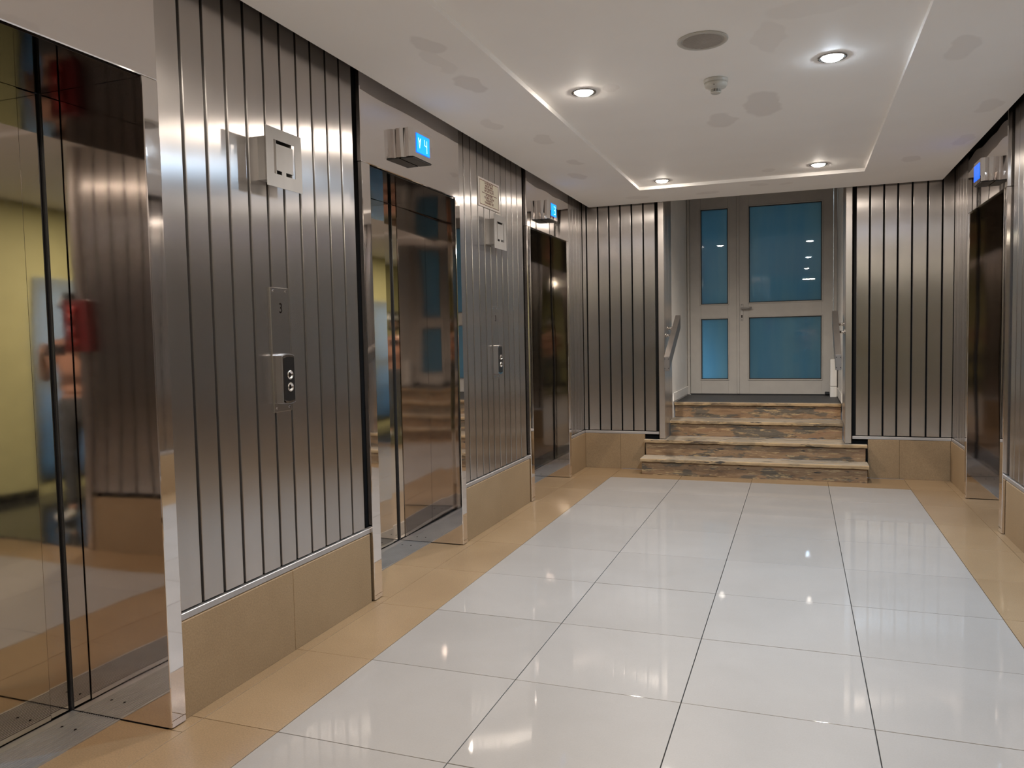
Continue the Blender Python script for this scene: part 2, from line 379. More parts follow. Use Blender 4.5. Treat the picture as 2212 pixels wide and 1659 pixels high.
# left wall backing between lifts
LW = [(YF - 0.10, LIFTS_L[0][0] - JN), (LIFTS_L[0][1] + JF, LIFTS_L[1][0] - JN), (LIFTS_L[1][1] + JF, LIFTS_L[2][0] - JN), (LIFTS_L[2][1] + JF, YB + 0.10)]
RW = [(YF - 0.10, LIFTS_R[0][0] - JN), (LIFTS_R[0][1] + JF, LIFTS_R[1][0] - JN), (LIFTS_R[1][1] + JF, LIFTS_R[2][0] - JN), (LIFTS_R[2][1] + JF, YB + 0.10)]
def backed(name, boxes):
    out = []
    for q in boxes:
        o = box(name, *q, M['black']); tag(o, kind='structure'); out.append(o)
    return out
wall_left = backed('wall_left', [(XL - 0.14, XL - 0.026, a, b_, 0, 2.70) for a, b_ in LW])
wall_right = backed('wall_right', [(XR + 0.026, XR + 0.14, a, b_, 0, 2.70) for a, b_ in RW])
wall_back = backed('wall_back', [(XL - 0.026, -1.205, YB + 0.026, YB + 0.10, 0, 2.70), (0.405, XR + 0.026, YB + 0.026, YB + 0.10, 0, 2.70)])
wall_front = backed('wall_front', [(XL - 0.026, -0.60, YF - 0.10, YF - 0.026, 0, 2.70)])
slats(wall_left[0], [YF] + seq(YF + .11, LW[0][1] - 0.03, .1085)[1:], XL, '+x')
slats(wall_left[1], [2.021, 2.146, 2.257, 2.366, 2.477, 2.588, 2.694, 2.802, 2.907, 3.019, 3.128, 3.232], XL, '+x')
slats(wall_left[2], [4.403, 4.522, 4.629, 4.740, 4.847, 4.950, 5.057, 5.167, 5.273, 5.382, 5.494, 5.612], XL, '+x')
slats(wall_left[3], [6.789, 6.90, 7.01, 7.12, 7.23, 7.329], XL, '+x')
slats(wall_right[0], seq(YF, RW[0][1] - 0.03), XR, '-x')
slats(wall_right[1], seq(RW[1][0], RW[1][1] - 0.03), XR, '-x')
slats(wall_right[2], seq(RW[2][0], RW[2][1] - 0.035), XR, '-x')
slats(wall_right[3], seq(RW[3][0], YB - 0.002), XR, '-x')
slats(wall_back[0], [XL + 0.002, -1.910, -1.797, -1.690, -1.582, -1.474, -1.365, -1.258], YB, '-y')
slats(wall_back[1], [0.457, 0.562, 0.670, 0.776, 0.884, 0.999, 1.108, XR - 0.002], YB, '-y')
slats(wall_front[0], seq(XL + 0.002, -0.64), YF, '+y')

# bottom rails under the slats
def rails(name, boxes): return joined(name, boxes, M['rail'], bev=0.002)
rails('trim_1', [(XL - 0.02, XL + 0.006, a if i else YF, min(b_, YB) if i < 3 else YB, 0.334, 0.358) for i, (a, b_) in enumerate([(YF, LW[0][1]), (LW[1][0], LW[1][1] - 0.0), (LW[2][0], LW[2][1]), (LW[3][0], YB)])])
rails('trim_2', [(XR - 0.006, XR + 0.02, a, b_, 0.334, 0.358) for a, b_ in [(YF, RW[0][1]), (RW[1][0], RW[1][1]), (RW[2][0], RW[2][1]), (RW[3][0], YB)]])
rails('trim_3', [(XL + 0.008, -1.232, YB - 0.008, YB + 0.02, 0.334, 0.358), (0.432, XR - 0.008, YB - 0.008, YB + 0.02, 0.334, 0.358)])

# tan stone plinth, slab by slab
def plinth(name, segs):
    root = None
    for s in segs:
        if root is None:
            root = structure(name)
        box('plinth_slab', *s, 0.0, 0.332, M['plinth'], root, 0.0012)
def split(a, b_, cut): return [(a, cut - 0.0008), (cut + 0.0008, b_)]
P_ = XL + 0.012
plinth('baseboard_left', [(XL - 0.02, P_, a, b_) for a, b_ in [(YF, .58), (.582, LW[0][1] - 0.012)] + split(LW[1][0] + 0.001, LW[1][1] - 0.014, 2.642) + split(LW[2][0] + 0.001, LW[2][1] - 0.014, 5.008) + [(LW[3][0] + 0.001, YB)]])
Q_ = XR - 0.012
plinth('baseboard_right', [(Q_, XR + 0.02, a, b_) for a, b_ in [(YF, RW[0][1] - 0.012)] + split(RW[1][0] + .001, RW[1][1] - .014, 2.4) + split(RW[2][0] + .001, RW[2][1] - .014, 5.05) + [(RW[3][0] + 0.001, YB)]])
plinth('baseboard_back', [(P_ + 0.001, -1.60, YB - 0.012, YB + 0.02), (-1.5985, -1.366, YB - 0.012, YB + 0.02), (0.556, 0.80, YB - 0.012, YB + 0.02), (0.8015, Q_ - 0.001, YB - 0.012, YB + 0.02)])
plinth('baseboard_front', [(P_ + 0.001, -1.30, YF - 0.02, YF + 0.012), (-1.2985, -0.637, YF - 0.02, YF + 0.012)])
# black strip behind the steps, under the rail, and steel end post of the front wall
box('trim_8', -0.635, -0.585, YF - 0.10, YF + 0.03, 0.0, ZTOP, M['brush'], None, 0.003)['kind'] = 'structure'

# ------------------------------------------------------------ lift surrounds
def ribbed_sill(parent, xa, xb, y0, y1):
    # plain edge at the door, 15 ridges along the opening
    bm = bmesh.new(); s = 1 if xb > xa else -1; wd = abs(xb - xa); n = 17; zb = -0.010
    prof = [(0, zb), (0, 0.002), (0.035, 0.002)]
    p = (wd - 0.041) / n
    for i in range(n):
        x = 0.035 + i * p; prof += [(x + p * .12, -0.0022), (x + p * .45, -0.0022), (x + p * .57, 0.003), (x + p * .95, 0.003)]
    prof += [(wd, 0.003), (wd, zb)]
    lo = [bm.verts.new((xa + s * u, y0, z)) for u, z in prof]; hi = [bm.verts.new((xa + s * u, y1, z)) for u, z in prof]
    for i in range(len(prof) - 1): bm.faces.new((lo[i], lo[i + 1], hi[i + 1], hi[i]))
    bm.faces.new((lo[-1], lo[0], hi[0], hi[-1])); bm.faces.new(lo); bm.faces.new(hi[::-1])
    bmesh.ops.recalc_face_normals(bm, faces=bm.faces)
    o = sink(finish('sill', bm, M['alu']), parent)
    bm = bmesh.new()
    for yy in (y0 + 0.10, y1 - 0.10):
        for u in (0.07, 0.13): cyl(bm, (xa + s * u, yy, 0.0), (xa + s * u, yy, 0.0038), 0.0045, n=10)
    q = finish('sill_screw', bm, M['ink']); q.parent = o; q.matrix_parent_inverse = Matrix.Identity(4)
    return o
def lift(side, y0, y1, label, group='lift doorways along the lobby', bow=0.0, leaf_mat='mirror_door'):
    X = XJ if side < 0 else XRJ; s = side        # s = -1: reveal runs towards -x
    r = thing('elevator_doorway', (X + s * DD, (y0 + y1) / 2, 0), label, 'elevator door', group)
    def bx(name, d0, d1, a, b_, z0, z1, mat, bev=0.0):
        xs = sorted((X + s * d0, X + s * d1)); return pbox(name, r, xs[0], xs[1], a, b_, z0, z1, mat, bev)
    for a, b_, sg in ((y0 - JN, y0, 1), (y1 + JF, y1, -1)):      # folded jamb sheets, closing in slightly towards the door
        bm = bmesh.new(); k = 0.003; e_ = b_
        pr = [(0, a + sg * k), (0, b_ - sg * k), (k * .3, b_ - sg * k * .3), (k, b_), (DD, e_), (DD, a), (k, a), (k * .3, a + sg * k * .3)]
        lo = [bm.verts.new((X + s * d, y, 0.005)) for d, y in pr]; hi = [bm.verts.new((X + s * d, y, ZH - 0.001)) for d, y in pr]
        for i in range(len(pr)): j = (i + 1) % len(pr); bm.faces.new((lo[i], lo[j], hi[j], hi[i]))
        bm.faces.new(lo); bm.faces.new(hi[::-1]); bmesh.ops.recalc_face_normals(bm, faces=bm.faces)
        sink(finish('jamb', bm, M['mirror']), r)
    bx('soffit_panel', 0.012, DD - 0.001, y0 + 0.002, y1 - 0.002, ZH - 0.004, ZH + 0.0005, M['soffit'])
    bx('header', 0, DD, y0 - JN, y1 + JF, ZH + 0.001, ZTOP, M['header'], 0.003)
    c = (y0 + y1) / 2; e = 0.082; D0 = DD + 0.002; kb = math.tan(math.radians(bow))
    def dep(y):                                       # the mirror sheet of the leaves is bowed a few millimetres
        t = y1 - e - y; return D0 + kb * (t if t < .60 else .60 + (1 - math.exp(-(t - .60) / .04)) * .04)
    def leaf_sheet(a, b_):
        bm = bmesh.new(); n = 14 if bow else 1; rws = []
        for i in range(n + 1):
            y = a + (b_ - a) * i / n; d = dep(y)
            rws.append([bm.verts.new((X + s * q, y, z)) for q, z in ((d, .006), (D0 + .032, .006), (D0 + .032, ZH + .02), (d, ZH + .02))])
        for p, q in zip(rws, rws[1:]):
            for j in range(4): k = (j + 1) % 4; bm.faces.new((p[j], q[j], q[k], p[k]))
        bm.faces.new(rws[0]); bm.faces.new(rws[-1][::-1]); bmesh.ops.recalc_face_normals(bm, faces=bm.faces)
        o = sink(finish('door_leaf', bm, M[leaf_mat]), r)
        for p in o.data.polygons: p.use_smooth = bool(bow) and abs(p.normal.x) > .9
        if bow: o.data.set_sharp_from_angle(angle=math.radians(30))
    for a, b_ in ((y0, c - 0.0015), (c + 0.0015, y1)):
        near = a == y0
        la, lb = (a + e, b_) if near else (a, b_ - e)
        leaf_sheet(la, lb)
        sa, sb = (a + 0.007, a + e - 0.003) if near else (b_ - e + 0.003, b_ - 0.007)
        bx('door_leaf', D0 + 0.004, D0 + 0.03, sa, sb, 0.006, ZH + 0.02, M[leaf_mat], 0.0015)
    for ya, yb in ((y0 + .0005, y0 + .004), (y1 - .004, y1 - .0005)): bx('corner_seal', DD - .004, D0 + .03, ya, yb, .006, ZH - .002, M['darkrub'])
    bx('shaft_backing', D0 + 0.034, D0 + 0.06, y0 - 0.02, y1 + 0.02, -0.02, ZH + 0.1, M['black'])
    xa = X + s * (DD + 0.0); xb = -2.153 if side < 0 else 1.388
    ribbed_sill(r, xa, xb, y0 + 0.001, y1 - 0.001)
    return r
lift(-1, *LIFTS_L[0], 'polished steel lift doorway nearest the camera, cut by the left edge of the photo')
lift(-1, *LIFTS_L[1], 'polished steel lift doorway in the middle of the left wall, reflecting a standing person', bow=2.0)
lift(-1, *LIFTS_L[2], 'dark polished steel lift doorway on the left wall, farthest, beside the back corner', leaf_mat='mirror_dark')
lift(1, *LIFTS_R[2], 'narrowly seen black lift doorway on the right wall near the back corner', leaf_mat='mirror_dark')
lift(1, *LIFTS_R[1], 'middle lift doorway of the right wall, out of frame opposite the reflecting one', 'lift doorways outside the frame')
lift(1, *LIFTS_R[0], 'first lift doorway of the right wall, out of frame beside the camera', 'lift doorways outside the frame')

# ------------------------------------------------------------ stairwell and glazed door
XA, XB, YD, ZL = -1.170, 0.372, 8.90, 0.592
joined('trim_4', [(XA - 0.055, XA, 7.300, 7.355, 0.296, ZTOP)], M['brush'], bev=0.003)
joined('trim_5', [(XB, XB + 0.052, 7.300, 7.355, 0.296, ZTOP)], M['brush'], bev=0.003)
joined('trim_6', [(XA - 0.03, XA, 7.360, 7.548, 0.297, 2.95), (XA - 0.03, XA, 7.553, 7.74, 0.44, 2.95)], M['brush'], bev=0.002)
joined('trim_7', [(XB, XB + 0.03, 7.360, 7.548, 0.297, 2.95), (XB, XB + 0.03, 7.553, 7.74, 0.44, 2.95)], M['brush'], bev=0.002)
joined('wall_stairwell', [(XA - 0.10, XA - 0.032, 7.36, YD + 0.14, 0, 3.0), (XA - 0.034, XA - 0.004, 7.745, YD + 0.14, 0, 3.0),
                          (XB + 0.032, XB + 0.10, 7.36, YD + 0.14, 0, 3.0), (XB + 0.004, XB + 0.034, 7.745, YD + 0.14, 0, 3.0)], M['white_paint'])
joined('baseboard_stairwell', [(XA - 0.004, XA + 0.006, 7.80, YD - 0.002, ZL + 0.012, ZL + 0.095), (XB - 0.006, XB + 0.004, 7.80, YD - 0.002, ZL + 0.012, ZL + 0.095)], M['white_paint'], bev=0.002)
joined('ceiling_stairwell', [(XA - 0.1, XB + 0.1, 7.46, YD + 0.14, 2.955, 3.05), (XA - 0.1, XB + 0.1, 7.40, 7.46, 2.60, 3.05)], M['white_paint'])

steps = thing('wooden_steps', (-0.41, 7.03, 0), 'four worn brown wooden steps with peeling paint below the glazed door', 'stairs')
def slab(name, x0, x1, y0, y1, z0, z1, mat, chip=0.003, n=46):
    """plank with slightly worn, uneven front edges"""
    bm = bmesh.new(); rows_ = []
    for i in range(n + 1):
        x = x0 + (x1 - x0) * i / n; c = random.random() ** 4 * chip * 2.2; c2 = random.random() ** 4 * chip * 2.2
        rows_.append([bm.verts.new((x, y1, z0)), bm.verts.new((x, y0 + c2 * .6, z0 + c2 * .4)), bm.verts.new((x, y0 + c2 * .3, z0 + 0.006)), bm.verts.new((x, y0 + c * .3, z1 - 0.006 - c * .4)), bm.verts.new((x, y0 + 0.004 + c, z1 - c * .3)), bm.verts.new((x, y0 + 0.02, z1)), bm.verts.new((x, y1, z1))])
    for a, b_ in zip(rows_, rows_[1:]):
        for j in range(7):
            k = (j + 1) % 7; bm.faces.new((a[j], b_[j], b_[k], a[k]))
    bm.faces.new(rows_[0]); bm.faces.new(rows_[-1][::-1])
    bmesh.ops.recalc_face_normals(bm, faces=bm.faces)
    o = finish(name, bm, mat); sink(o, steps)
    if isinstance(mat, list):
        for p in o.data.polygons:
            if p.normal.y < -0.35 and p.center.y < y0 + 0.03: p.material_index = 1
    return o
TM = [M['tread'], M['nosing']]
xs1, xs2 = -1.358, 0.545
slab('riser', xs1 + 0.012, xs2 - 0.012, 7.052, 7.075, 0.0, 0.118, M['riser'], 0.003)
slab('tread', xs1, xs2, 7.030, 7.262, 0.119, 0.147, TM, 0.0028)
slab('riser', xs1 + 0.012, xs2 - 0.012, 7.262, 7.284, 0.1475, 0.265, M['riser'], 0.005)
slab('tread', xs1, xs2, 7.240, 7.3005, 0.266, 0.293, TM, 0.0028)
slab('tread', XA + 0.002, XB - 0.002, 7.301, 7.575, 0.266, 0.293, M['tread'], 0.0)
slab('riser', XA + 0.006, XB - 0.006, 7.573, 7.595, 0.2935, 0.414, M['riser'], 0.005)
slab('tread', XA + 0.002, XB - 0.002, 7.550, 7.882, 0.415, 0.442, TM, 0.0028)
slab('riser', XA + 0.006, XB - 0.006, 7.882, 7.905, 0.4425, 0.564, M['riser'], 0.005)
slab('tread', XA + 0.002, XB - 0.002, 7.858, 7.93, 0.565, ZL, TM, 0.0025)
pbox('stringer', steps, xs1 + 0.014, xs1 + 0.032, 7.076, 7.305, 0.0, 0.118, M['riser'])
pbox('stringer', steps, xs1 + 0.014, xs1 + 0.032, 7.2845, 7.305, 0.119, 0.265, M['riser'])
pbox('stringer', steps, xs2 - 0.032, xs2 - 0.014, 7.076, 7.305, 0.0, 0.118, M['riser'])
pbox('stringer', steps, xs2 - 0.032, xs2 - 0.014, 7.2845, 7.305, 0.119, 0.265, M['riser'])
pbox('landing', steps, XA + 0.001, XB - 0.001, 7.931, YD + 0.03, 0.50, ZL - 0.002, M['landing'])

# glazed double door
door = structure('door_1')
def frame_boxes(x0, x1, z0, z1, wl, wr, wb, wt, holes, y0, y1):
    """stiles and rails around the list of openings (x0,x1,z0,z1) stacked vertically"""
    out = [(x0, holes[0][0], y0, y1, z0, z1), (holes[0][1], x1, y0, y1, z0, z1)]
    zs = [z0] + [v for h in holes for v in (h[2], h[3])] + [z1]
    for i in range(0, len(zs), 2): out.append((holes[0][0], holes[0][1], y0, y1, zs[i], zs[i + 1]))
    return out
joined('door_frame', [(XA, -1.142, YD - 0.02, YD + 0.08, ZL, 2.94), (0.338, XB, YD - 0.02, YD + 0.08, ZL, 2.94), (-1.142, 0.338, YD - 0.02, YD + 0.08, 2.80, 2.94)], M['door_paint'], None, door, 0.004)
def leaf(x0, x1, holes, label):
    bm = bmesh.new()
    for q in frame_boxes(x0, x1, ZL + 0.012, 2.795, 0, 0, 0, 0, holes, YD, YD + 0.05): add_box(bm, *q, 0.0015)
    lf = finish('door_leaf', bm, M['door_paint'], door); lf['label'] = label
    for h in holes:
        bm = bmesh.new(); g = 0.008
        for q in [(h[0], h[0] + g, h[2], h[3]), (h[1] - g, h[1], h[2], h[3]), (h[0], h[1], h[2], h[2] + g), (h[0], h[1], h[3] - g, h[3])]:
            add_box(bm, q[0], q[1], YD + 0.012, YD + 0.024, q[2], q[3])
        finish('gasket', bm, M['gasket'], lf)
        bm = bmesh.new(); f = 0.013
        for q in [(h[0] - f, h[0], h[2] - f, h[3] + f), (h[1], h[1] + f, h[2] - f, h[3] + f), (h[0], h[1], h[2] - f, h[2]), (h[0], h[1], h[3], h[3] + f)]:
            add_box(bm, q[0], q[1], YD - 0.007, YD + 0.006, q[2], q[3], 0.003)
        finish('glazing_bead', bm, M['door_paint'], lf)
        box('glass_pane', h[0], h[1], YD + 0.018, YD + 0.026, h[2], h[3], M['film'], lf)
    return lf
l1 = leaf(-1.139, -0.622, [(-1.022, -0.732, 0.765, 1.430), (-1.022, -0.732, 1.592, 2.628)], 'narrow left door leaf with two blue panes')
l2 = leaf(-0.616, 0.335, [(-0.512, 0.222, 0.765, 1.435), (-0.512, 0.222, 1.597, 2.630)], 'wide right door leaf with lever handle and two blue panes')
box('meeting_strip', -0.640, -0.612, YD - 0.010, YD - 0.001, ZL + 0.012, 2.795, M['door_paint'], l1, 0.003)
bm = bmesh.new(); add_box(bm, -0.600, -0.572, YD - 0.006, YD, 1.400, 1.585, 0.002)
hd = finish('handle_plate', bm, M['satin'], l2)
bm = bmesh.new(); cyl(bm, (-0.586, YD, 1.535), (-0.586, YD - 0.05, 1.535), 0.010); cyl(bm, (-0.592, YD - 0.05, 1.535), (-0.48, YD - 0.05, 1.540), 0.010)
finish('lever_handle', bm, M['satin'], l2, True)
bm = bmesh.new(); cyl(bm, (-0.586, YD - 0.0058, 1.455), (-0.586, YD - 0.010, 1.455), 0.008, n=16); add_box(bm, -0.590, -0.582, YD - 0.010, YD - 0.0058, 1.432, 1.452)
finish('keyhole', bm, M['ink'], l2)
bm = bmesh.new()
for z in (1.574, 1.412): cyl(bm, (-0.586, YD - 0.0058, z), (-0.586, YD - 0.0085, z), 0.004, n=10)
finish('plate_screw', bm, M['ink'], l2)
bm = bmesh.new(); add_box(bm, 0.255, 0.300, YD - 0.03, YD, ZL + 0.012, ZL + 0.04, 0.004)
finish('door_stop', bm, M['darkrub'], l2)

box('threshold_light_block', -1.14, 0.336, YD + 0.012, YD + 0.04, ZL - 0.001, ZL + 0.0118, M['gasket'], door)  # dark strip added to stop light leaking under the leaves
# room beyond the blue panes, with cool lamps added to backlight the film
joined('wall_beyond', [(-2.2, -2.1, YD + 0.14, 11.6, 0.4, 3.0), (1.5, 1.6, YD + 0.14, 11.6, 0.4, 3.0), (-2.2, 1.6, 11.5, 11.6, 0.4, 3.0), (-2.2, 1.6, YD + 0.14, 11.6, 3.0, 3.1), (-2.2, 1.6, YD + 0.14, 11.6, 0.35, 0.45),
                       (-2.2, XA - 0.002, YD + 0.10, YD + 0.14, 0.4, 3.0), (XB + 0.002, 1.6, YD + 0.10, YD + 0.14, 0.4, 3.0)], M['white_paint'])
def area(name, loc, rot, size, energy, col):
    l = bpy.data.lights.new(name, 'AREA'); l.size = size; l.energy = energy; l.color = col
    o = bpy.data.objects.new(name, l); o.location = loc; o.rotation_euler = rot; C.objects.link(o); return o
area('pane_backlight_low', (-1.45, 9.6, 0.95), (math.radians(-70), 0, math.radians(-35)), 0.35, 14.0, (0.75, 0.92, 1.0))  # added, unseen: set low to brighten the lower left pane
area('pane_backlight_top', (-0.3, 10.4, 2.9), (0, 0, 0), 0.6, 5.5, (0.75, 0.92, 1.0))  # added, unseen: backlights the panes from above

# handrails: rectangular steel bars on short pins
def handrail(xc, wall_x, label):
    y0, z0, y1, z1 = 6.93, 1.075, 7.63, 1.452; h = 0.125; w2 = 0.024
    r = thing('handrail', (wall_x, 7.33, 1.0), label, 'handrail', 'handrails either side of the steps')
    bm = bmesh.new()
    v = [bm.verts.new(p) for p in [(xc - w2, y0, z0), (xc + w2, y0, z0), (xc + w2, y0, z0 - h), (xc - w2, y0, z0 - h), (xc - w2, y1, z1), (xc + w2, y1, z1), (xc + w2, y1, z1 - h), (xc - w2, y1, z1 - h)]]
    for q in [(0, 1, 2, 3), (4, 7, 6, 5), (0, 4, 5, 1), (1, 5, 6, 2), (2, 6, 7, 3), (3, 7, 4, 0)]: bm.faces.new([v[i] for i in q])
    bmesh.ops.bevel(bm, geom=list(bm.edges), offset=0.002, segments=2, affect='EDGES')
    bmesh.ops.recalc_face_normals(bm, faces=bm.faces)
    sink(finish('rail', bm, M['bsatin']), r)
    pbox('end_plate', r, xc - w2 + 0.001, xc + w2 - 0.001, y0 - 0.005, y0 - 0.0005, z0 - h - 0.002, z0 - 0.002, M['bsatin'], 0.001)
    for dx in (-0.016, 0.016):
        for dz in (-0.022, -0.105):
            bm = bmesh.new(); cyl(bm, (xc + dx, y0 - 0.004, z0 + dz), (xc + dx, y0 - 0.008, z0 + dz), 0.004, n=10); sink(finish('screw', bm, M['darkrub']), r)
    s = 1 if xc > wall_x else -1
    for yy in (7.365, 7.49):
        zz = z0 + (yy - y0) / (y1 - y0) * (z1 - z0) - 0.05
        bm = bmesh.new(); cyl(bm, (wall_x, yy, zz), (xc - s * (w2 - 0.002), yy, zz), 0.011, n=16); cyl(bm, (wall_x, yy, zz), (wall_x + s * 0.006, yy, zz), 0.02, n=20)
        sink(finish('bracket_pin', bm, M['chrome'], None, True), r)
    return r
handrail(-1.093, XA, 'flat brushed steel handrail left of the steps, beside the narrow door leaf')
handrail(0.302, XB, 'flat brushed steel handrail right of the steps, above the white trunking box')
tr = thing('cable_trunking', (0.337, 8.72, ZL), 'short white cable trunking box standing on the landing at right of the glazed door', 'trunking')
pbox('trunk_base', tr, 0.300, 0.364, 8.66, 8.80, ZL - 0.002, 0.70, M['trunk'], 0.004)
pbox('trunk_cover', tr, 0.300, 0.364, 8.66, 8.80, 0.703, 0.98, M['trunk'], 0.004)

# ------------------------------------------------------------ things on the left wall
YX, YZ = (0, 1, 0), (0, 0, 1)
def plaque(yc, label):
    """square plate on a stand-off box; a bracket-shaped slot is cut through its face"""
    z0, z1 = 1.856, 2.078; y0, y1 = yc - 0.111, yc + 0.111; xf = -1.870
    r = thing('square_sign_plate', (XL, yc, (z0 + z1) / 2), label, 'wall sign', 'square steel sign plates')
    # slot outline: opening (u from y0, v from z0)
    ax, bx_, cz, dz_ = 0.045, 0.178, 0.050, 0.178; t = 0.014
    gap0, gap1 = 0.092, 0.118
    bm = bmesh.new(); xb, xa = xf - 0.0025, xf
    def q(u0, u1, v0, v1): add_box(bm, xb, xa, y0 + u0, y0 + u1, z0 + v0, z0 + v1)
    q(0, .222, 0, cz); q(0, .222, dz_, .222); q(0, ax, cz, dz_); q(bx_, .222, cz, dz_)          # outer frame
    q(ax + t, bx_ - t, cz + t, dz_ - t); q(gap0, gap1, cz, cz + t)                                # inner square and its neck
    sink(finish('face_plate', bm, M['satin']), r)
    bm = bmesh.new()                                                                             # folded box behind
    for k in ((y0 + .060, y0 + .063), (y0 + .158, y0 + .161)): add_box(bm, XL, xb, *k, z0 + 0.034, z0 + 0.200)
    add_box(bm, XL, xb, y0 + .063, y0 + .158, z0 + 0.034, z0 + 0.037); add_box(bm, XL, xb, y0 + .063, y0 + .158, z0 + 0.197, z0 + 0.200)
    sink(finish('stand_off_box', bm, M['satin']), r)
    pbox('back_shade', r, XL + 0.001, XL + 0.004, y0 + .064, y0 + .157, z0 + 0.038, z0 + 0.196, M['darkrub'])
    return r
plaque(2.588, 'large square brushed steel plate with bracket-shaped slot, on the near slatted panel')
plaque(4.925, 'square steel plate with slot just below the cream notice, on the middle slatted panel')

def call_panel(y0, y1, label):
    z0, z1 = 0.987, 1.482; xf = XL + 0.006; yc = (y0 + y1) / 2
    r = thing('elevator_call_panel', (XL, yc, z0), label, 'call panel', 'lift call panels')
    pbox('back_plate', r, XL, xf, y0, y1, z0, z1, M['slat'], 0.001)
    for u, v in ((y0 + .018, z1 - .014), (y1 - .018, z1 - .014), (y0 + .018, z0 + .016), (y1 - .018, z0 + .016)):
        bm = bmesh.new(); cyl(bm, (xf, u, v), (xf + .0025, u, v), 0.0045, n=12); sink(finish('screw', bm, M['chrome']), r)
    text_obj('floor_numeral', '3', 0.058, M['ink'], r, (xf + .0004, yc + 0.005, 1.399), YX, YZ, 0.0004, widen=0.75)
    # housing with rounded top and bottom faceplate, rising 3.4 cm off the plate
    hy0, hy1, h0, h1 = yc - 0.041, yc + 0.041, 1.020, 1.216; xh = XL + 0.036
    def outline(y0_, y1_, b, t_, bow):
        n = 8; pts = []
        for i in range(n + 1): u = i / n; pts.append((y0_ + (y1_ - y0_) * u, b - bow * 4 * u * (1 - u)))
        for i in range(n + 1): u = 1 - i / n; pts.append((y0_ + (y1_ - y0_) * u, t_ + bow * 4 * u * (1 - u)))
        return pts
    def prism(pts, x0, x1, name, mat):
        bm = bmesh.new(); a = [bm.verts.new((x0, y, z)) for y, z in pts]; b_ = [bm.verts.new((x1, y, z)) for y, z in pts]
        bm.faces.new(a[::-1]); bm.faces.new(b_)
        for i in range(len(pts)): j = (i + 1) % len(pts); bm.faces.new((a[i], a[j], b_[j], b_[i]))
        bmesh.ops.recalc_face_normals(bm, faces=bm.faces); return sink(finish(name, bm, mat), r)
    prism(outline(hy0, hy1, h0 + .004, h1 - .004, .007), xf, xh, 'button_housing', M['bsatin'])
    prism(outline(hy0 + .003, hy1 - .003, h0 + .007, h1 - .007, .006), xh, xh + .0015, 'bright_rim', M['chrome'])
    prism(outline(hy0 + .007, hy1 - .005, h0 + .015, h1 - .015, .006), xh + .0015, xh + .0028, 'dark_faceplate', M['bsteel'])
    for k, zz in enumerate((1.134, 1.085)):
        bt = None
        bm = bmesh.new(); 
        r0, r1 = 0.0185, 0.0125; n = 28
        rings = [[bm.verts.new((xh + d, yc + 0.006 + rr * math.cos(2 * math.pi * i / n), zz + rr * math.sin(2 * math.pi * i / n))) for i in range(n)] for rr, d in ((r0, .0028), (r0, .005), (r0 - .002, .0068), (r1 + .001, .0068), (r1, .0045), (.0002, .0045))]
        for a, b_ in zip(rings, rings[1:]):
            for i in range(n): bm.faces.new((a[i], a[(i + 1) % n], b_[(i + 1) % n], b_[i]))
        bmesh.ops.recalc_face_normals(bm, faces=bm.faces)
        bt = sink(finish('call_button', bm, M['chrome'], None, True), r)
        bm = bmesh.new(); sg = 1 if k == 0 else -1; X_ = xh + .005
        pr = [(-.006, -.001), (0, .008), (.006, -.001), (.002, -.001), (.002, -.008), (-.002, -.008), (-.002, -.001)]
        vs = [bm.verts.new((X_, yc + .006 + u, zz + sg * v)) for u, v in pr]; bm.faces.new(vs if sg > 0 else vs[::-1])
        e = bmesh.ops.extrude_face_region(bm, geom=list(bm.faces)); bmesh.ops.translate(bm, vec=(-.0005, 0, 0), verts=[g for g in e['geom'] if isinstance(g, bmesh.types.BMVert)])
        a = finish('arrow_symbol', bm, M['ink'], bt)
    return r
call_panel(2.571, 2.687, 'near call panel with engraved 3 and two round buttons, under the large square plate')
call_panel(4.940, 5.048, 'far call panel with engraved 3 and two buttons, on the middle slatted panel')

nt_ = thing('safety_notice', (XL, 4.93, 2.12), 'cream notice board with two paragraphs in red-brown letters, above the small square plate', 'notice')
X0 = XL + 0.001
pbox('board', nt_, X0, X0 + 0.006, 4.742, 5.116, 2.128, 2.314, M['cream_edge'], 0.001)
pbox('printed_field', nt_, X0 + 0.006, X0 + 0.0066, 4.760, 5.098, 2.141, 2.301, M['cream'])
bm = bmesh.new(); L = X0 + 0.0066
for q in ((4.760, 5.098, 2.297, 2.301), (4.760, 5.098, 2.141, 2.145), (4.760, 4.764, 2.141, 2.301), (5.094, 5.098, 2.141, 2.301), (4.80, 5.066, 2.2195, 2.2235)):
    add_box(bm, L, L + 0.0005, *q)
sink(finish('border_line', bm, M['ink_red']), nt_)
text_obj('lettering', 'IN THE EVENT OF\nFIRE EXIT USING\nTHE STAIRWAY DO\nNOT USE THE LIFTS', 0.0185, M['ink_red'], nt_, (L, 4.925, 2.262), YX, YZ, 0.0004, line=0.9, bold=0.0006)
text_obj('lettering', 'IN THE FOYER\nYOU MUST FOLLOW\nTHE SIGNS TO\nTHE NEAREST EXIT', 0.0185, M['ink_red'], nt_, (L, 4.925, 2.186), YX, YZ, 0.0004, line=0.9, bold=0.0006)

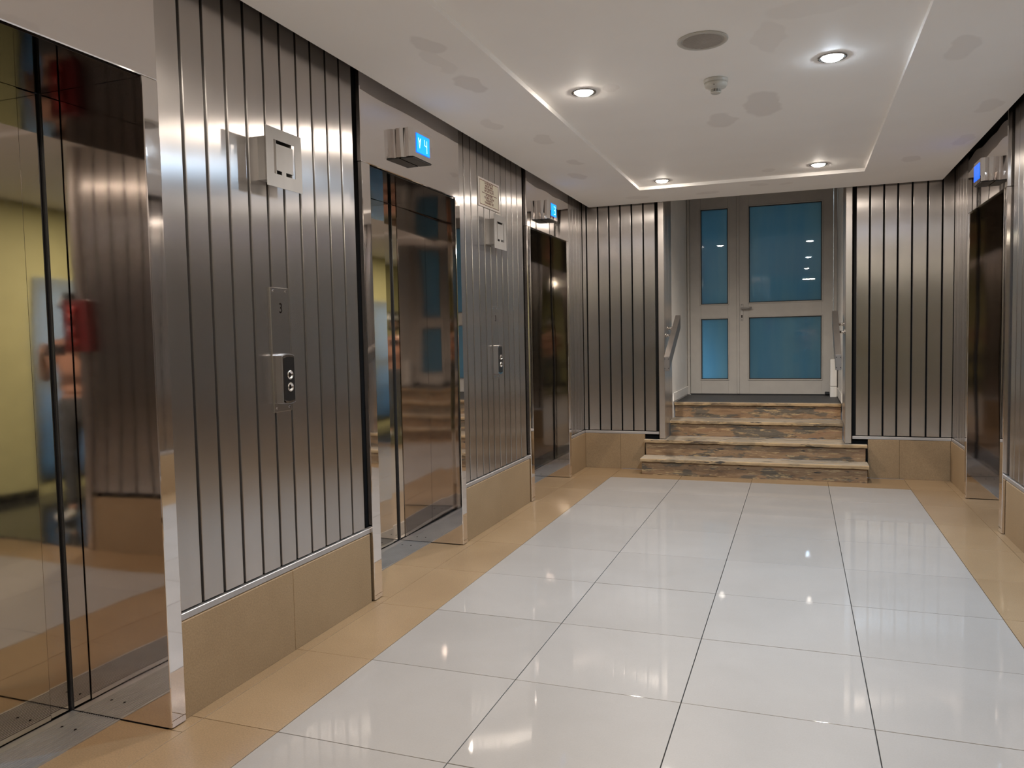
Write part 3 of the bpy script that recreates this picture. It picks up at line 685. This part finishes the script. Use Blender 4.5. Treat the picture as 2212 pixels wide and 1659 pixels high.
def indicator(side, y0, y1, label, digits, deep=False):
    X = XJ if side < 0 else XRJ; s = -side; zb, zt = 2.204, 2.350; D = 0.080
    r = thing('floor_indicator', (X, (y0 + y1) / 2, zb), label, 'floor indicator', 'lit floor indicators over the lifts')
    # wavy chrome side profile (d outwards, extra width) swept in z; wider at the top
    bm = bmesh.new(); prof = [(0, .0), (.012, -.006), (.024, .004), (.034, .006), (.044, -.002), (.058, -.004), (.070, .003), (D, .008)]
    rings = []
    for z, k in ((zb, 0.86), (zb + .05, .93), (zt, 1.0)):
        ring = [(d * (0.9 + .1 * k), y0 + e + (1 - k) * .05 * (1 - d / D)) for d, e in prof] + [(d * (0.9 + .1 * k), y1 - e - (1 - k) * .05 * (1 - d / D)) for d, e in prof[::-1]]
        rings.append([bm.verts.new((X + s * d, y, z)) for d, y in ring])
    for a, b_ in zip(rings, rings[1:]):
        for i in range(len(a)): j = (i + 1) % len(a); bm.faces.new((a[i], a[j], b_[j], b_[i]))
    bm.faces.new(rings[0]); bm.faces.new(rings[-1])
    bmesh.ops.recalc_face_normals(bm, faces=bm.faces)
    h = sink(finish('housing', bm, M['chrome']), r)
    pbox('bottom_cover', r, *sorted((X + s * .004, X + s * .074)), y0 + .012, y1 - .012, zb - .006, zb - .0005, M['darkrub'])
    xs = X + s * (D + .0006); xo = X + s * (D + .0018)
    a, b_ = sorted((xs, xo))
    sy0, sy1 = y0 + .042, y1 - .045
    if side > 0: sy0, sy1 = y0 + .045, y1 - .02
    pbox('display_border', r, *sorted((xs, xs + s * .0006)), sy0 - .003, sy1 + .003, zb + .026, zt - .020, M['screen_deep'])
    pbox('screen', r, a, b_, sy0, sy1, zb + .029, zt - .023, M['screen_deep'] if deep else M['screen'])
    w_ = sy1 - sy0; zc = (zb + .029 + zt - .023) / 2
    def stroke(pts, nm, t=0.0035):
        bm = bmesh.new()
        for (u0, v0), (u1, v1) in zip(pts, pts[1:]):
            p0 = Vector((xo, sy0 + u0 * w_, zc + v0)); p1 = Vector((xo, sy0 + u1 * w_, zc + v1)); d = (p1 - p0).normalized(); n_ = Vector((0, -d.z, d.y)) * t / 2; p0 = p0 - d * t / 2; p1 = p1 + d * t / 2
            top = [p0 - n_, p1 - n_, p1 + n_, p0 + n_]; k = Vector((s * .0012, 0, 0)); vs = [bm.verts.new(p) for p in top] + [bm.verts.new(p + k) for p in top]
            for q in [(0, 1, 2, 3), (4, 5, 6, 7), (0, 1, 5, 4), (1, 2, 6, 5), (2, 3, 7, 6), (3, 0, 4, 7)]: bm.faces.new([vs[i] for i in q])
        bmesh.ops.recalc_face_normals(bm, faces=bm.faces); sink(finish(nm, bm, M['digit']), r)
    for nm, pts in digits: stroke(pts, nm)
    return r
four = ('digit', [(.62, .028), (.64, .004), (.78, .001), (.78, .026), (.78, -.034)])
indicator(-1, 3.641, 3.877, 'chrome floor indicator showing down arrow and 4, over the middle left lift',
          [('arrow', [(.14, .026), (.22, -.022), (.31, .026), (.22, .008), (.14, .026)]), ('digit', [(.60, .030), (.61, .002), (.76, -.001)]), ('digit', [(.78, .028), (.78, -.034)])])
indicator(-1, 5.980, 6.200, 'chrome floor indicator over the farthest left lift, blue screen with thin numeral',
          [('digit', [(.52, .030), (.78, .030), (.78, .002), (.58, .001), (.78, 0), (.78, -.030), (.52, -.030)])])
indicator(1, 5.784, 6.012, 'chrome floor indicator over the right wall lift, plain deep blue screen', [], True)

# ------------------------------------------------------------ ceiling fittings
def downlight(x, y, cool, label, group='round recessed ceiling lamps'):
    r = thing('ceiling_lamp', (x, y, ZT), label, 'ceiling lamp', group)
    bm = bmesh.new(); lathe(bm, [(.063, ZT - .0005), (.064, ZT - .003), (.060, ZT - .006), (.050, ZT - .004), (.046, ZT - .0005)], x, y); sink(finish('rim', bm, M['rim'], None, True), r)
    bm = bmesh.new(); lathe(bm, [(.046, ZT - .001), (.0445, ZT - .006), (.036, ZT - .012), (.020, ZT - .016), (.001, ZT - .017)], x, y, 32); sink(finish('lamp_lens', bm, M['lens_cool'] if cool else M['lens'], None, True), r)
    l = bpy.data.lights.new('lamp_beam', 'SPOT'); l.energy = SPOT_W * (2.3 if cool else 1); l.spot_size = math.radians(162); l.spot_blend = 0.7; l.shadow_soft_size = 0.025
    l.color = (0.40, 0.68, 1.0) if cool else (1.0, 0.90, 0.79)
    o = bpy.data.objects.new('lamp_beam', l); C.objects.link(o); o.location = (x, y, ZT - .045); sink(o, r)
    return r
downlight(-1.032, 3.954, False, 'warm ceiling lamp at left of the middle pair, beside a grey paint patch')
downlight(0.140, 3.918, True, 'cool white ceiling lamp at right of the middle pair, in a wide rim')
downlight(-1.040, 6.43, False, 'small warm ceiling lamp at the back left corner of the raised ceiling field')
downlight(0.134, 6.335, False, 'small warm ceiling lamp at the back right corner of the raised ceiling field')
downlight(-1.035, 1.49, False, 'warm ceiling lamp of the nearest pair, left, above the frame', 'ceiling lamps above the frame')
downlight(0.137, 1.49, False, 'warm ceiling lamp of the nearest pair, right, above the frame', 'ceiling lamps above the frame')

sp = thing('ceiling_speaker', (-0.386, 3.474, ZT), 'large round loudspeaker with grey grille in a pale ring, in the raised ceiling', 'speaker')
bm = bmesh.new(); lathe(bm, [(.106, ZT - .0005), (.106, ZT - .004), (.100, ZT - .008), (.090, ZT - .007), (.087, ZT - .002)], -0.386, 3.474, 56); sink(finish('outer_ring', bm, M['plastic'], None, True), sp)
bm = bmesh.new(); lathe(bm, [(.087, ZT - .0025), (.086, ZT - .005), (.001, ZT - .007)], -0.386, 3.474, 56); gr = sink(finish('grille', bm, M['grille'], None, True), sp)
bm = bmesh.new()
for i in range(-9, 10):
    u = i * .009; hw = math.sqrt(max(0, .083 ** 2 - u * u))
    if hw > .01: add_box(bm, -0.386 - hw, -0.386 + hw, 3.474 + u - .0012, 3.474 + u + .0012, ZT - .0085, ZT - .006)
g_ = finish('grille_rib', bm, M['grille']); g_.parent = gr; g_.matrix_parent_inverse = Matrix.Identity(4)

sd = thing('smoke_detector', (-0.385, 4.03, ZT), 'round ivory smoke detector hanging below the ceiling between the speaker and the patches', 'smoke detector')
cx_, cy_ = -0.385, 4.03
bm = bmesh.new(); lathe(bm, [(.058, ZT - .0005), (.0585, ZT - .004), (.056, ZT - .016), (.0555, ZT - .0165)], cx_, cy_, 40); sink(finish('base', bm, M['plastic'], None, True), sd)
bm = bmesh.new(); lathe(bm, [(.0545, ZT - .0165), (.054, ZT - .030), (.049, ZT - .038), (.030, ZT - .043), (.0255, ZT - .045), (.0255, ZT - .047)], cx_, cy_, 40); sink(finish('body', bm, M['plastic'], None, True), sd)
bm = bmesh.new(); lathe(bm, [(.019, ZT - .047), (.019, ZT - .060)], cx_, cy_, 24); sink(finish('sensing_core', bm, M['ink']), sd)
bm = bmesh.new()
for i in range(20):
    a = 2 * math.pi * i / 20; add_v = add_box(bm, -.0018, .0018, -.0016, .0016, 0, .0135)
    bmesh.ops.rotate(bm, verts=add_v, cent=(0, 0, 0), matrix=Matrix.Rotation(a, 3, 'Z')); bmesh.ops.translate(bm, verts=add_v, vec=(cx_ + .0235 * math.cos(a), cy_ + .0235 * math.sin(a), ZT - .0605))
sink(finish('vent_rib', bm, M['plastic']), sd)
bm = bmesh.new(); lathe(bm, [(.0255, ZT - .0602), (.0255, ZT - .063), (.021, ZT - .0665), (.001, ZT - .067)], cx_, cy_, 32); sink(finish('cap', bm, M['plastic'], None, True), sd)
bm = bmesh.new(); bmesh.ops.create_uvsphere(bm, u_segments=10, v_segments=6, radius=.003, matrix=Matrix.Translation((cx_ - .004, cy_ - .049, ZT - .0345))); sink(finish('status_light', bm, M['ink']), sd)

# ------------------------------------------------------------ foyer behind the camera (seen only in the mirrors)
box('floor_foyer', -2.75, 2.3, -3.6, YF - 0.041, -0.14, -0.001, M['dark_floor'])['kind'] = 'structure'
wf = joined('wall_foyer', [(1.40, 1.50, -0.95, YF + 0.0, 0, 2.7), (1.40, 1.50, -3.6, -2.25, 0, 2.7), (1.40, 1.50, -2.25, -0.95, 1.85, 2.7), (1.40, 1.50, -2.25, -0.95, 0, 0.10),
                           (-2.75, 1.50, -3.7, -3.6, 0, 2.7), (-2.85, -2.75, -3.7, YF - .1, 0, 2.7), (-2.85, XL - .14, YF - .1, YF - .04, 0, 2.7), (XR + .14, 1.50, YF - .04, YF + .02, 0, 2.7)], M['olive'])
joined('baseboard_foyer', [(1.385, 1.399, -0.94, YF - .045, 0, 0.07), (-2.7, 1.38, -3.599, -3.585, 0, 0.07)], M['darkrub'])
joined('ceiling_foyer', [(-2.8, 1.45, -3.65, YF - .002, ZC, ZC + .1)], M['ceiling'])
win = structure('window_1')
joined('window_frame', [(1.41, 1.46, -2.25, -2.19, 0.10, 1.85), (1.41, 1.46, -1.01, -0.95, 0.10, 1.85), (1.41, 1.46, -2.19, -1.01, 0.10, 0.16), (1.41, 1.46, -2.19, -1.01, 1.79, 1.85), (1.41, 1.46, -2.19, -1.01, 0.90, 0.99), (1.41, 1.46, -1.62, -1.57, 0.16, 1.79)], M['gasket'], None, win)
box('window_pane', 1.43, 1.436, -2.19, -1.01, 0.16, 1.79, M['film'], win)
bm = bmesh.new(); n = 60; pv = None
for i in range(n + 1):
    y = -2.2 + 0.62 * i / n + 0.0; x = 1.385 + 0.012 * math.sin(i * 0.95)
    a = bm.verts.new((x, y + .62, 0.12)); b_ = bm.verts.new((x, y + .62, 1.86))
    if pv: bm.faces.new((pv[0], a, b_, pv[1]))
    pv = (a, b_)
cu = finish('curtain', bm, M['curtain'], None, True); tag(cu, 'pale blue sheer curtain at the foyer window, seen mirrored in the nearest lift', 'curtain')
md = cu.modifiers.new('thick', 'SOLIDIFY'); md.thickness = 0.002
box('wall_daylight', 1.60, 1.62, -2.5, -0.7, -0.1, 2.2, M['daylight'])['kind'] = 'structure'
area('foyer_fill_light', (0.2, -1.2, ZC - 0.02), (0, 0, 0), 0.25, ANTE_W, (1.0, 0.93, 0.75))  # added fill light, no fitting: makes the olive walls visible in the mirrors
rb = thing('fire_telephone_box', (-0.60, YF, 1.22), 'red wall telephone box by the foyer opening, seen mirrored in the nearest lift', 'telephone')
pbox('case', rb, -0.70, -0.50, YF + .001, YF + .055, 1.23, 1.55, M['red_dark'], 0.006, 2)
bm = bmesh.new()
for p0, p1, r_ in (((-.60, YF + .075, 1.30), (-.60, YF + .085, 1.39), .016), ((-.60, YF + .085, 1.39), (-.60, YF + .075, 1.48), .016), ((-.60, YF + .054, 1.29), (-.60, YF + .078, 1.29), .026), ((-.60, YF + .054, 1.49), (-.60, YF + .078, 1.49), .026)): cyl(bm, p0, p1, r_, n=16)
sink(finish('handset', bm, M['red'], None, True), rb)

# ------------------------------------------------------------ person taking the photograph (behind the camera)
def skin_mesh(name, verts, edges, radii, mat, parent, root=0, sub=2):
    me = bpy.data.meshes.new(name); me.from_pydata(verts, edges, []); o = bpy.data.objects.new(name, me); C.objects.link(o)
    m = o.modifiers.new('skin', 'SKIN'); m.use_smooth_shade = True
    for i, sv in enumerate(me.skin_vertices[0].data):
        r_ = radii[i]; sv.radius = r_ if isinstance(r_, tuple) else (r_, r_); sv.use_root = (i == root)
    s_ = o.modifiers.new('sub', 'SUBSURF'); s_.levels = sub; s_.render_levels = sub
    bpy.context.view_layer.update(); dg = bpy.context.evaluated_depsgraph_get()
    m2 = bpy.data.meshes.new_from_object(o.evaluated_get(dg)); bpy.data.objects.remove(o); bpy.data.meshes.remove(me)
    m2.materials.clear(); m2.materials.append(mat)
    for p in m2.polygons: p.use_smooth = True
    q = bpy.data.objects.new(name, m2); C.objects.link(q)
    if parent is not None: q.parent = parent
    return q
yaw = math.radians(20.19)
pp = thing('person', (0.195, -0.375, 0), 'standing person in peach shirt and grey trousers photographing with a phone, mirrored in the lifts', 'person')
pp.rotation_euler = (0, 0, math.radians(27.5))
# local frame: +y is the facing direction, phone at about (0, .385, 1.262)
V = []; E_ = []; Rd = []
def add(p, r_, par=None):
    V.append(p); Rd.append(r_); i = len(V) - 1
    if par is not None: E_.append((par, i))
    return i
pel = add((0, 0, .86), (.135, .10)); wa = add((0, 0, 1.0), (.115, .085), pel); chs = add((0, .01, 1.16), (.135, .095), wa); up = add((0, 0, 1.27), (.11, .075), chs)
nk = add((0, 0, 1.335), (.048, .05), up); nk2 = add((0, .012, 1.385), (.046, .05), nk); hd0 = add((0, .03, 1.43), (.06, .075), nk2); hd1 = add((0, .02, 1.50), (.073, .092), hd0); hd2 = add((0, .012, 1.555), (.055, .07), hd1)
nose = add((0, .115, 1.455), (.011, .011), hd1)
for sg in (-1, 1):
    hp = add((sg * .085, 0, .80), (.085, .085), pel); kn = add((sg * .095, .015, .46), .055, hp); cf = add((sg * .097, -.01, .32), .052, kn); an = add((sg * .10, -.01, .085), .035, cf); ft = add((sg * .105, .06, .04), (.036, .03), an); add((sg * .115, .14, .03), (.034, .022), ft)
    sh = add((sg * .15, 0, 1.265), .058, up); ua = add((sg * .185, .02, 1.17), .045, sh); el = add((sg * .20, .09, 1.03), .038, ua); fa = add((sg * .16, .19, 1.12), .034, el); wr = add((sg * .115, .31, 1.215), .024, fa)
    pa = add((sg * .098, .345, 1.24), (.030, .018), wr)
    # fingers wrap behind the phone, thumb in front
    for k, (dz, ln) in enumerate(((.030, .030), (.012, .034), (-.006, .032), (-.022, .026))):
        f0 = add((sg * .088, .368, 1.248 + dz), .0085, pa); f1 = add((sg * (.088 - ln * .7), .392, 1.252 + dz), .008, f0); add((sg * (.088 - ln * 1.3), .3935, 1.254 + dz), .0068, f1)
    t0 = add((sg * .082, .350, 1.232), .010, pa); t1 = add((sg * .060, .362, 1.240), .009, t0); add((sg * .042, .3665, 1.246), .0075, t1)
skin_mesh('body', V, E_, Rd, M['skin'], pp)
skin_mesh('shirt', [(0, 0, .90), (0, 0, 1.0), (0, .01, 1.16), (0, 0, 1.262), (0, 0, 1.315), (-.15, 0, 1.262), (.15, 0, 1.262), (-.178, .018, 1.185), (.178, .018, 1.185)],
          [(0, 1), (1, 2), (2, 3), (3, 4), (3, 5), (3, 6), (5, 7), (6, 8)], [(.155, .125), (.135, .105), (.152, .112), (.125, .09), (.06, .06), .068, .068, .058, .058], M['shirt'], pp)
skin_mesh('trousers', [(0, 0, .93), (0, 0, .86)] + [(s_ * x, y, z) for s_ in (-1, 1) for x, y, z in ((.088, 0, .79), (.096, .015, .46), (.098, -.01, .30), (.10, -.01, .10))],
          [(0, 1), (1, 2), (2, 3), (3, 4), (4, 5), (1, 6), (6, 7), (7, 8), (8, 9)], [(.142, .112), (.150, .118)] + [.10, .070, .066, .058] * 2, M['trouser'], pp)
skin_mesh('hair', [(0, -.02, 1.535), (0, -.055, 1.48), (0, -.06, 1.40), (0, .02, 1.59)], [(0, 1), (1, 2), (0, 3)], [(.084, .090), (.075, .055), (.05, .035), (.06, .07)], M['hair'], pp)
skin_mesh('face_mask', [(-.062, .055, 1.44), (0, .098, 1.425), (.062, .055, 1.44)], [(0, 1), (1, 2)], [(.006, .03), (.034, .034), (.006, .03)], M['mask'], pp, 1)
for sg in (-1, 1):
    skin_mesh('shoe', [(sg * .10, -.045, .045), (sg * .103, .04, .05), (sg * .115, .15, .038)], [(0, 1), (1, 2)], [(.04, .044), (.046, .046), (.044, .034)], M['shoe'], pp)
for sg in (-1, 1):
    bm = bmesh.new(); bmesh.ops.create_uvsphere(bm, u_segments=12, v_segments=8, radius=.011, matrix=Matrix.Translation((sg * .031, .098, 1.488))); finish('eye', bm, M['ink'], pp, True)
ph = bpy.data.objects.new('smartphone', None); C.objects.link(ph); ph.location = (0.008, -0.022, 1.262); ph.rotation_euler = (0, 0, yaw)
tag(ph, 'black smartphone held level by the person reflected in the lift', 'phone')
box('case', -.078, .078, -.0045, .0045, -.058, .018, M['darkrub'], ph, 0.003, 2)
bm = bmesh.new(); cyl(bm, (-.058, .0045, .0), (-.058, .006, .0), .009, n=20); finish('camera_lens', bm, M['ink'], ph)
bg = bpy.data.objects.new('shoulder_bag', None); C.objects.link(bg); bg.location = (-0.06, -0.46, 0.70); bg.rotation_euler = (0, 0, yaw)
tag(bg, 'small black shoulder bag at the hip of the reflected person', 'bag')
box('pouch', -.05, .03, -.11, .11, -.10, .10, M['mask'], bg, 0.02, 3)
